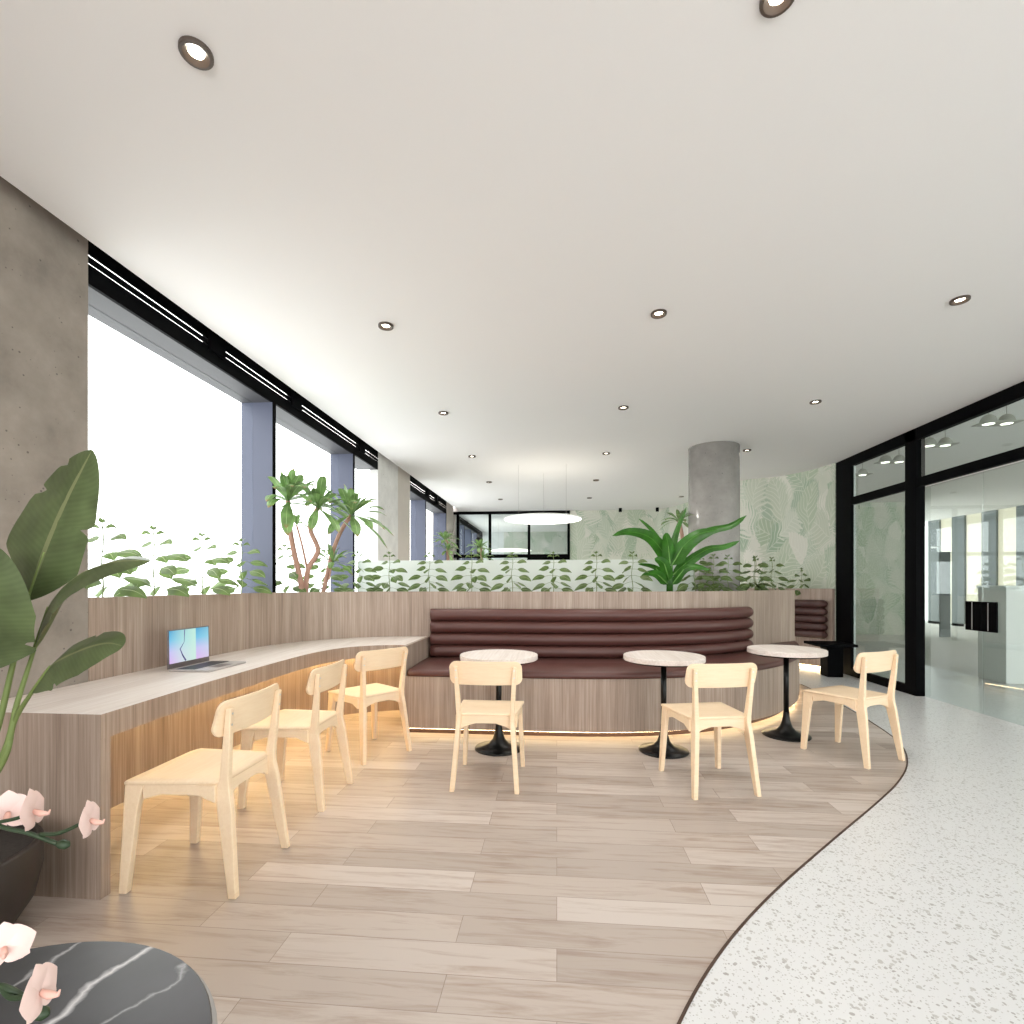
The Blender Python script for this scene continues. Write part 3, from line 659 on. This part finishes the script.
# ------------------------------------------------------------------ round tables
def make_table(label):
    t = thing('cafe_table', label, 'table', (0, 0, 0), 0, 'round pedestal tables')
    bm = bmesh.new(); lathe(bm, [(.293, .682), (.296, .685), (.296, .716), (.293, .719)], 64, capb=True, capt=True); o = mk('table_top', bm, M['veneer_top'], t)
    bm = bmesh.new(); lathe(bm, [(.2, .664), (.262, .67), (.272, .682)], 48, capb=True, capt=True); mk('under_plate', bm, M['black'], t)
    bm = bmesh.new(); lathe(bm, [(.021, .19), (.021, .666)], 24, capb=True, capt=True); mk('pole', bm, M['blackgloss'], t, smooth=True)
    bm = bmesh.new(); lathe(bm, [(.182, 0), (.184, .006), (.18, .012), (.12, .022), (.075, .042), (.048, .075), (.033, .12), (.025, .165), (.0225, .2)], 48, capb=True, capt=True); mk('tulip_base', bm, M['blackgloss'], t, smooth=True)
    return t
TB = [(-.44, 3.88, 'round wood-topped pedestal table at the left of the banquette'), (.80, 3.932, 'round wood-topped pedestal table in the middle of the banquette'), (1.892, 4.42, 'round wood-topped pedestal table at the right curve of the banquette')]
t0 = make_table(TB[0][2])
for i, (x, y, lb) in enumerate(TB):
    if i: dup(t0, (x, y, 0), 0, lb)
t0.location = (TB[0][0], TB[0][1], 0)

# ------------------------------------------------------------------ laptop
t = thing('laptop', 'thin open laptop with pastel screen on the window counter', 'laptop', (-2.16, 3.015, .734))
mk('base', B(-2.285, -2.03, 2.835, 3.195, .734, .747), M['palm'], t, bevel=.004)
mk('keyboard', B(-2.25, -2.135, 2.855, 3.175, .7468, .7485), M['keys'], t)
mk('touchpad', B(-2.12, -2.045, 2.95, 3.08, .7468, .7476), M['lap'], t)
Mx = Matrix.Translation((-2.285, 0, .747)) @ Matrix.Rotation(R(-1), 4, 'Y')
lid = mk('lid', B(-.008, 0, 2.835, 3.195, 0, .232, M=Mx), M['lap'], t, bevel=.002)
bm = bmesh.new(); uv = bm.loops.layers.uv.verify()
vs = [bm.verts.new(Mx @ Vector((.0012, y, z))) for y, z in ((2.843, .03), (3.187, .03), (3.187, .226), (2.843, .226))]
f = bm.faces.new(vs)
for lp, q in zip(f.loops, ((0, 0), (1, 0), (1, 1), (0, 1))): lp[uv].uv = q
o = mk('screen', bm, M['screen'], t, recalc=False); o.parent = lid
bm = bmesh.new()
tube(bm, [Mx @ Vector((.0016, y, z)) for y, z in ((2.97, .225), (2.965, .15), (2.93, .11), (2.95, .07), (2.975, .035))], [.003, .0012, .003, .004, .005], 6); o = mk('screen_drawing', bm, plain('drawing_violet', (92, 86, 140), .5), t); o.parent = lid

# ------------------------------------------------------------------ ceiling lights
def make_dl(label, spot=True):
    t = thing('downlight', label, 'ceiling light', (0, 0, 0), 0, 'recessed downlights')
    bm = bmesh.new(); lathe(bm, [(.0505, 0), (.0505, -.011), (.048, -.014), (.04, -.014), (.0245, -.001)], 32); mk('trim_ring', bm, M['dl'], t)
    bm = bmesh.new(); lathe(bm, [(.001, -.0015), (.0245, -.0015)], 24); mk('lamp', bm, M['glow'], t, recalc=False)
    return t
rows = ['nearest the camera', 'second from the camera', 'third from the camera', 'fourth from the camera', 'fifth from the camera', 'sixth from the camera']
cols = [(-1.15, 'row above the window counter'), (.655, 'middle row'), (2.465, 'row above the glazed-wall side')]
d0 = None
def spotlight(x, y, z, power, ang=135):
    l = bpy.data.lights.new('downlight_beam', 'SPOT'); l.energy = power; l.spot_size = R(ang); l.spot_blend = .9; l.color = (1, .955, .88); l.shadow_soft_size = .03
    o = bpy.data.objects.new('downlight_beam', l); COL.objects.link(o); o.location = (x, y, z); return o
SPOT = 20
for ci, (x, cn) in enumerate(cols):
    for ri, y in enumerate((1.585, 3.37, 5.13, 6.9, 8.66, 10.42)):
        x = cols[ci][0] - (.03 if ci == 0 and ri == 0 else 0)
        if ci == 2 and ri == 0: continue
        lb = f'recessed ceiling downlight in the {cn}, {rows[ri]}'
        if d0 is None: d0 = make_dl(lb); d0.location = (x, y, H)
        else: dup(d0, (x, y, H), 0, lb)
        if not (ci == 2 and ri in (3, 4)): spotlight(x, y, H - .02, SPOT)
for x, lb in ((1.45, 'left'), (2.28, 'right')):
    t = thing('ceiling_spot', f'tiny black ceiling spot at the far wallpapered wall, {lb} of the pair', 'spotlight', (x, 11.9, H), 0, 'small black spots')
    bm = bmesh.new(); lathe(bm, [(.035, 0), (.035, -.09)], 20, (x, 11.9, H), True, True); mk('housing', bm, M['black'], t)
    bm = bmesh.new(); lathe(bm, [(.001, -.0905), (.026, -.0905)], 20, (x, 11.9, H)); mk('lens', bm, M['lampwhite'], t, recalc=False)
def pendant(x, y, label):
    t = thing('pendant_lamp', label, 'lamp', (x, y, 2.218), 0, 'disc pendants')
    bm = bmesh.new(); lathe(bm, [(.575, -.0), (.58, .006), (.58, .02), (.55, .026), (.001, .03)], 64, (x, y, 2.218)); mk('disc_rim', bm, M['white'], t)
    bm = bmesh.new(); lathe(bm, [(.001, .001), (.572, .0)], 64, (x, y, 2.218)); mk('diffuser', bm, M['pend'], t, recalc=False)
    bm = bmesh.new(); lathe(bm, [(.47, .0315), (.5, .0315)], 64, (x, y, 2.218)); mk('uplight_ring', bm, emit('uplight', (255, 246, 230), 9), t, recalc=False)
    for k in range(3):
        a = R(90 + 120 * k); bm = bmesh.new(); tube(bm, [(x + .4 * math.cos(a), y + .4 * math.sin(a), 2.24), (x + .4 * math.cos(a), y + .4 * math.sin(a), H)], .0015, 5); mk('wire', bm, M['steel'], t)
pendant(-.21, 7.67, 'large round white disc pendant hanging over the space behind the planter')
pendant(-1.3, 14.6, 'white disc pendant added behind the far black-framed glazing as mirror image of the first')  # added lamp in place of the main pendant's reflection
for k, (y, w_) in enumerate(((6.19, 'nearest the camera'), (7.1, 'second from the camera'), (8.0, 'third from the camera'), (8.9, 'farthest from the camera'))):
    x = 4.92; t = thing('twin_lamp', f'flat twin-dome ceiling lamp behind the upper glass, {w_}', 'ceiling light', (x, y, 3.05), 0, 'twin-dome lamps beyond the glass')
    mk('plate', B(x - .2, x + .2, y - .1, y + .1, 3.05, 3.062), M['lampwhite'], t, bevel=.003)
    for dx in (-.095, .095):
        bm = bmesh.new(); lathe(bm, [(.078, 0), (.075, .03), (.06, .065), (.035, .088), (.001, .098)], 24, (x + dx, y, 3.062)); dm = mk('dome', bm, M['lampwhite'], t, smooth=True)
        bm = bmesh.new(); lathe(bm, [(.001, -.001), (.055, -.001)], 20, (x + dx, y, 3.05)); mk('lens', bm, M['lens'], t, recalc=False)
        bm = bmesh.new(); tube(bm, [(x + dx, y, 3.155), (x + dx, y, 3.3)], .004, 6); mk('rod', bm, M['lampwhite'], t)

# ------------------------------------------------------------------ plants
def make_shrub(label):
    t = thing('leafy_shrub', label, 'plant', (0, 0, 0), 0, 'leafy plants in the planter')
    rd = random.Random(3); bm = bmesh.new()
    axis = [(0, 0, 0), (.008, 0, .13), (-.006, .004, .26), (.01, 0, .38), (.0, 0, .48)]
    ax = resample(cat(axis, 6), 30); tube(bm, ax, [.004] * 15 + [.0028] * 15, 6)
    lf = bmesh.new()
    for i, (tz, ln, w, pet, el) in enumerate(((.26, .15, .043, .085, -10), (.38, .155, .045, .095, -14), (.52, .14, .042, .085, -8), (.66, .135, .042, .065, -2), (.8, .11, .032, .045, 6), (.95, .06, .016, .012, 22))):
        base = ax[int(tz * 29)]
        for s in range(3 if i < 4 else 2):
            a = R((20 + i * 37) + s * (120 if i < 4 else 180) + rd.uniform(-18, 18)); e = R(el + rd.uniform(-6, 6))
            d = Vector((math.cos(a) * math.cos(e), math.sin(a) * math.cos(e), math.sin(e)))
            p1 = base + d * pet; tube(bm, [base, base + d * pet * .5 + Vector((0, 0, .006)), p1], .0017, 5)
            dr_ = Vector((d.x, d.y, 0)).normalized()
            leaf(lf, [p1, p1 + d * ln * .5 + Vector((0, 0, .006)), p1 + d * ln * .85 - Vector((0, 0, .012)), p1 + d * ln - Vector((0, 0, .028))], Vector((-dr_.y, dr_.x, rd.choice((-1, 1)) * rd.uniform(.4, .95))), w, .2, 'ovate', 8)
    for k in range(4):
        a = R(90 * k + 30); p1 = ax[-1]; d = Vector((math.cos(a), math.sin(a), .9)).normalized()
        leaf(lf, [p1, p1 + d * .03, p1 + d * .05 + Vector((0, 0, -.006))], Vector((-math.sin(a), math.cos(a), 0)), .011, .3, 'ovate', 5)
    mk('stem', bm, M['stem'], t, smooth=True); mk('foliage', lf, M['l_shrub'], t, recalc=False)
    return t
SH = [(-2.57, 2.69), (-2.57, 3.06), (-2.57, 3.51), (-2.57, 3.97), (-2.53, 4.57), (-2.35, 5.0), (-2.1, 5.25), (-1.8, 5.38), (-1.38, 5.45), (-.92, 5.47), (-.48, 5.48), (-.04, 5.5), (.415, 5.5), (.8, 5.55),
      (1.53, 5.86), (1.8, 6.1), (2.02, 6.28), (2.42, 6.5), (2.5, 6.75), (2.74, 6.82), (1.72, 6.35)]
ordw = ['nearest the concrete wall', 'second from the concrete wall', 'third from the concrete wall', 'fourth from the concrete wall, beside the first blue mullion', 'behind the curved wall beside the left tree trunk', 'in front of the tall tree trunks', 'right of the tall tree, first before the screen', 'before the pale window pier',
        'first behind the left end of the brown backrest', 'second behind the brown backrest', 'third behind the brown backrest, left of picture centre', 'fourth behind the brown backrest, under the disc pendant', 'fifth behind the brown backrest', 'just left of the broad-leaved plant',
        'just right of the broad-leaved plant', 'in front of the round column, left side', 'in front of the round column, right side', 'first right of the round column', 'second right of the round column', 'at the right end of the planter', 'between broad-leaved plant and round column']
s0 = make_shrub('leafy green plant in the planter, ' + ordw[0])
for i, (x, y) in enumerate(SH):
    if i: q = dup(s0, (x, y, 1.12 if i < 5 else 1.098), R(random.uniform(-25, 25)), 'leafy green plant in the planter, ' + ordw[i]); q.scale = (1,) * 3
s0.location = (SH[0][0], SH[0][1], 1.12)
q = dup(s0, (3.72, 8.17, 1.0), R(40), 'small leafy plant above the dark brown rolls beside the black frame')
bm = B(3.66, 3.79, 8.1, 8.24, .84, 1.0); # its planter box
tag(mk('planter_box', bm, M['veneer'], origin=(3.72, 8.17, 0)), 'small wooden planter box behind the dark brown rolls', 'planter') if False else bm.free()

def rosette(c, axis, n, ln, seed, parent, mat, w=.11):
    rd = random.Random(seed); bm = bmesh.new(); axis = Vector(axis).normalized()
    q = axis.to_track_quat('Z', 'Y'); c = Vector(c)
    for i in range(n):
        a = i * 2.39996; e = R(80 - 94 * (i / n) ** .85 + rd.uniform(-7, 7)); l = ln * (.65 + .4 * math.sqrt(i / n)) * rd.uniform(.9, 1.08)
        d = q @ Vector((math.cos(a) * math.cos(e), math.sin(a) * math.cos(e), math.sin(e)))
        if (c + d * l * 1.1).x < -2.44: d.x = abs(d.x) * .3; d.y *= 1.2; d.normalize()
        dn = Vector((0, 0, -1)); o = q @ Vector((math.cos(a), math.sin(a), 0)) 
        s = d.cross(dn); s = s if s.length > .1 else o.cross(dn)
        leaf(bm, [c, c + d * l * .5 + dn * -.01, c + d * l * .8 + dn * .012, c + d * l + dn * .05 * l / .25], s, l * w, .22, 'spat', 10)
    return mk('leaf_cluster', bm, mat, parent, recalc=False)
def trunk(bm, px, d, r0, r1):
    k_ = len(px) - 1
    pts = cat([P(x, y, d[0] + (d[1] - d[0]) * i / k_) for i, (x, y) in enumerate(px)], 5); n = len(pts)
    tube(bm, pts, [r0 + (r1 - r0) * i / (n - 1) for i in range(n)], 10)
    return pts[-1], (pts[-1] - pts[-4]).normalized()
D = 4.78
b0 = P(305, 600, D); b0.z = 1.098
t = thing('plumeria_tree', 'tall branching tree with leaf rosettes in the planter before the windows', 'tree', b0)
bm = bmesh.new()
e1 = trunk(bm, [(304, 602), (299.5, 576), (294, 552), (290, 529), (288, 501)], (4.78, 4.5), .026, .021)
e2 = trunk(bm, [(305, 602), (308, 570), (318, 551), (311, 532), (311, 521), (318, 508)], (4.8, 4.6), .024, .019)
e3 = trunk(bm, [(321, 602), (329, 567), (332, 554), (340.5, 532), (351, 515)], (4.93, 4.85), .021, .017)
e4 = trunk(bm, [(307, 568), (302, 545), (296.6, 525)], (4.76, 4.6), .011, .008)
e5 = trunk(bm, [(329, 580), (331, 568), (333, 562)], (4.9, 4.9), .008, .007)
mk('trunk', bm, M['bark'], t, smooth=True)
for k, (e, n_, l) in enumerate(((e1, 26, .42), (e2, 22, .38), (e3, 26, .41), (e4, 10, .18), (e5, 14, .28))): rosette(e[0], e[1] + Vector((0, -.1, .3)), n_, l, 20 + k, t, M['l_plum'])
for j, (px, d, lb, tops) in enumerate(((((447, 580), (448, 556), (445, 540)), 8.6, 'small rosette-leaved tree behind the glass screen by the far windows, left of two', 2), (((481, 580), (482, 563), (480, 548)), 9.0, 'small rosette-leaved tree behind the glass screen by the far windows, right of two', 2), (((682, 570), (683, 545), (679, 521)), 6.6, 'rosette-leaved tree rising behind the broad-leaved plant left of the column', 1))):
    b0 = P(*px[0], d); fl = 0 if j < 2 else 1.098
    t = thing('plumeria_tree', lb, 'tree', (b0.x, b0.y, fl))
    bm = bmesh.new(); pts = cat([(b0.x, b0.y, fl)] + [P(x, y, d) for x, y in px[1:]], 6)
    tube(bm, pts, .024, 8); mk('trunk', bm, M['bark'], t, smooth=True)
    rosette(pts[-1], (0, 0, 1), 22, .28 if j < 2 else .27, 40 + j, t, M['l_plum'])
    if tops == 2: rosette(pts[-1] + Vector((.05, -.03, -.18)), (.4, -.3, .6), 16, .26, 50 + j, t, M['l_plum'])
    if j < 2:
        bm = bmesh.new(); lathe(bm, [(.17, 0), (.21, .2), (.22, .42), (.2, .42), (.19, .4)], 28, (b0.x, b0.y, 0), True, True); mk('pot', bm, M['pot'], t, smooth=False)

# broad-leaved plant right of the middle
D = 5.72
Q = lambda x, y, dd=0: P(600 + x / 4.655, 490 + y / 4.655, D + dd)
b0 = P(670, 600, D); b0.z = 1.098
t = thing('broad_leaf_plant', 'broad-leaved bright green plant in the planter in front of the round column', 'plant', b0)
bm = bmesh.new()
for dx in (-9, 0, 8): tube(bm, [Vector((b0.x + dx * .002, b0.y, 1.098)), Q(325 + dx, 420), Q(322 + dx * 1.6, 330)], [.02, .017, .01], 8)
vd = Vector((_s * -1, _c, 0))
LV = [([(322, 360, 0), (300, 300, -.02), (235, 222, -.12), (140, 196, -.22), (58, 213, -.3)], .085, .5), ([(318, 350, .02), (290, 270, .06), (245, 195, .1), (180, 133, .12)], .045, .9),
      ([(325, 340, .03), (338, 250, .06), (365, 160, .1), (402, 80, .1)], .06, 1.0), ([(325, 330, -.05), (318, 260, -.1), (305, 200, -.2)], .085, .0),
      ([(335, 350, -.03), (385, 265, -.12), (460, 205, -.2), (548, 186, -.25)], .1, .45), ([(340, 340, .03), (420, 245, .06), (520, 185, .08), (610, 165, .1), (682, 118, .1)], .075, .5),
      ([(335, 400, .0), (400, 340, -.05), (500, 275, -.1), (580, 262, -.12), (650, 236, -.12)], .07, .6), ([(335, 440, 0), (390, 370, -.1), (450, 355, -.18), (515, 372, -.22)], .06, .6),
      ([(318, 440, 0), (270, 395, -.1), (225, 390, -.16), (186, 408, -.2)], .06, .5), ([(322, 420, -.03), (300, 345, -.12), (255, 318, -.2)], .08, .1), ([(320, 430, .03), (260, 365, .08), (178, 345, .1)], .05, .8)]
stx = bmesh.new()
for mids, w, tw in LV:
    pts = [Q(*m_) for m_ in mids]; lf = bmesh.new()
    def sd(tt, pts=pts, tw=tw):
        tg = (pts[-1] - pts[0]).normalized(); a = tg.cross(vd).normalized(); return (a * math.cos(tw) + vd * math.sin(tw))
    leaf(lf, pts, sd, w, .3, 'paddle', 14, wave=.06); mk('leaf', lf, M['l_ban'], t, recalc=False)
    tube(stx, [Q(325, 430), pts[0].lerp(Q(325, 400), .4), pts[0], pts[1]], [.008, .008, .007, .004], 6)
mk('stalk', bm, M['l_ban'], t, smooth=True); mk('leaf_stem', stx, plain('stalk_green', (110, 160, 74), .45), t, smooth=True)

# ------------------------------------------------------------------ foreground: strelitzia in a bowl, marble table, orchid
BC = Vector((-2.09, 1.53, 0))
t = thing('strelitzia_plant', 'large dark green paddle-leaved plant in the dark bowl at the left edge', 'plant', (BC.x, BC.y, .34))
D = 1.62
Q = lambda x, y, dd=0: P(x, y, D + dd)
base = Vector((BC.x, BC.y, .34))
LV = [([(28, 600, 0), (44, 552, .0), (66, 500, .02), (92, 450, .04)], None, .25, [(-14, 760), (14, 660)]),
      ([(-26, 675, -.1), (-26, 630, -.12), (-20, 585, -.14), (-6, 545, -.13)], None, .1, [(-25, 780), (-22, 720)]),
      ([(34, 650, 0), (48, 607, -.02), (75, 577, -.08), (112, 562, -.14), (150, 561, -.2)], None, .95, [(-5, 770), (18, 700)]),
      ([(32, 692, -.05), (50, 666, -.08), (80, 650, -.12), (106, 643, -.16), (123, 646, -.2)], None, .75, [(-2, 770), (14, 722)])]
WD = [.225, .165, .072, .075]
for (mids, _, tw, st), w in zip(LV, WD):
    pts = [Q(*m_) for m_ in mids]; lf = bmesh.new()
    def sd(tt, pts=pts, tw=tw):
        tg = (pts[-1] - pts[0]).normalized(); a = tg.cross(vd).normalized(); return (a * math.cos(tw) + vd * math.sin(tw))
    leaf(lf, pts, sd, w, .35 if tw > .5 else .2, 'bow', 48, wave=.04, asym=.55 if w > .2 else 1, splits=((.66, 1, .32), (.86, 1, .3), (.5, -1, .3)) if w > .2 else ((.55, 1, .3), (.3, -1, .25)))
    # wind splits along the side veins
    lm = mk('leaf', lf, M['l_strel'], t, recalc=False)
    bm = bmesh.new(); pp = cat([base + Vector((random.uniform(-.03, .03), random.uniform(-.03, .03), 0))] + [Q(*s_) for s_ in st] + [pts[0], pts[1]], 6)
    tube(bm, pp, [.012 - .009 * i / (len(pp) - 1) for i in range(len(pp))], 8)
    o = mk('stalk', bm, M['stem'], t, smooth=True); o.parent = lm
bt = thing('bowl_planter', 'dark round bowl planter with soil on the floor by the counter end', 'planter', BC)
bm = bmesh.new(); lathe(bm, [(.14, 0), (.2, .03), (.265, .13), (.288, .24), (.288, .33), (.284, .335), (.27, .338), (.268, .32), (.262, .30)], 48, BC, True); mk('bowl', bm, M['pot'], bt, smooth=True)
bm = bmesh.new(); lathe(bm, [(.001, .33), (.12, .332), (.266, .322)], 40, BC); mk('soil', bm, M['soil'], bt, recalc=False)

TC = Vector((-.975, .64, 0))
t = thing('coffee_table', 'round black marble-topped table with grey metal rim in the bottom left corner', 'table', TC)
bm = bmesh.new(); lathe(bm, [(.40, .436), (.425, .438), (.425, .45), (.423, .452)], 72, TC, True, True); mk('marble_top', bm, M['marble'], t)
bm = bmesh.new(); lathe(bm, [(.415, .37), (.434, .37), (.434, .436), (.415, .436), (.415, .37)], 72, TC); mk('metal_rim', bm, M['steel'], t)
bm = bmesh.new(); lathe(bm, [(.41, .37), (.425, .37), (.39, .02), (.39, 0), (.38, 0)], 72, TC); mk('drum_base', bm, M['steel'], t)

OC = Vector((-1.2, .72, .452))
t = thing('orchid', 'pale pink orchid sprays reaching in from the left over the marble table', 'plant', OC)
bm = bmesh.new(); lathe(bm, [(.05, 0), (.065, .09), (.06, .09)], 24, OC, True, True); mk('pot', bm, M['pot'], t)
def spray(pts, side):
    bm = bmesh.new(); pp = cat([OC + Vector((0, 0, .09))] + pts, 6); tube(bm, pp, .0042, 7)
    for s_ in side: tube(bm, cat(s_, 5), .0036, 7)
    return mk('spray', bm, M['stemdark'], t, smooth=True)
O = lambda x, y, d: P(x, y, d)
spray([O(-60, 800, 1.02), O(0, 826, 1.0), O(28, 833, 1.0), O(58, 844, 1.0), ], [[O(40, 834, 1.0), O(60, 833, 1.0), O(88, 820, 1.0)], [O(0, 822, 1.0), O(18, 818, 1.0), O(33, 811, 1.0)]])
spray([O(-70, 940, .78), O(-20, 980, .72), O(5, 987, .7), O(28, 1000, .7), O(36, 1012, .7)], [[O(2, 988, .7), O(12, 998, .69), O(38, 994, .68)]])
for x, y, d in ((62, 844, 1.0), (38, 1012, .7)):
    bm = bmesh.new(); c = O(x, y, d); tube(bm, [c - Vector((.012, 0, 0)), c, c + Vector((.01, 0, -.002)), c + Vector((.016, 0, -.003))], [.004, .009, .008, .002], 10); mk('bud', bm, M['stemdark'], t, smooth=True)
def flower(c, face, size):
    """five-part bloom facing `face`"""
    face = Vector(face).normalized(); q = face.to_track_quat('Z', 'Y'); f = empty('flower', c - t.location); f.parent = t
    f['_o'] = list(c)
    for a, l, w in ((90, 1, .5), (215, .95, .42), (325, .95, .42), (10, 1.0, .72), (170, 1.0, .72)):
        d = q @ Vector((math.cos(R(a)), math.sin(R(a)), 0)); s = q @ Vector((-math.sin(R(a)), math.cos(R(a)), 0))
        bm = bmesh.new(); leaf(bm, [c, c + d * size * .5 * l + face * size * .1, c + d * size * l + face * size * .0], s, size * w, .12, 'ovate', 9); mk('petal', bm, M['petal'], f, recalc=False)
    bm = bmesh.new(); tube(bm, [c, c + face * size * .3 - Vector((0, 0, size * .2)), c + face * size * .55 - Vector((0, 0, size * .25)), c + face * size * .6 - Vector((0, 0, size * .1))], [size * .1, size * .14, size * .08, size * .03], 8); mk('lip', bm, plain('lip_peach', (226, 178, 164), .5), f, smooth=True)
    del f['_o']
for x, y, d, fc, s_ in ((33, 811, 1.0, (.75, .35, .1), .045), (90, 820, 1.0, (.8, .3, .1), .04), (8, 813, 1.04, (.5, -.6, .1), .045), (4, 948, .7, (.6, -.5, .2), .033), (40, 992, .68, (.93, .3, .12), .038)):
    flower(O(x, y, d), fc, s_)

# ------------------------------------------------------------------ daylight and camera
w = bpy.data.worlds.new('sky'); SC.world = w; w.use_nodes = True
bg = w.node_tree.nodes['Background']; bg.inputs[0].default_value = (.995, .992, .985, 1); bg.inputs[1].default_value = 2.6
cam = bpy.data.cameras.new('camera'); co = bpy.data.objects.new('camera', cam); COL.objects.link(co)
co.location = (0, 0, HC); co.rotation_euler = (R(90), 0, TH)
cam.sensor_width = 36; cam.lens = 18.0; cam.shift_y = (YH - 512) / 1024; cam.clip_start = .02
SC.camera = co
vs_ = SC.view_settings; vs_.view_transform = 'Standard'; vs_.look = 'None'; vs_.exposure = .84; vs_.gamma = 1; vs_.use_curve_mapping = False
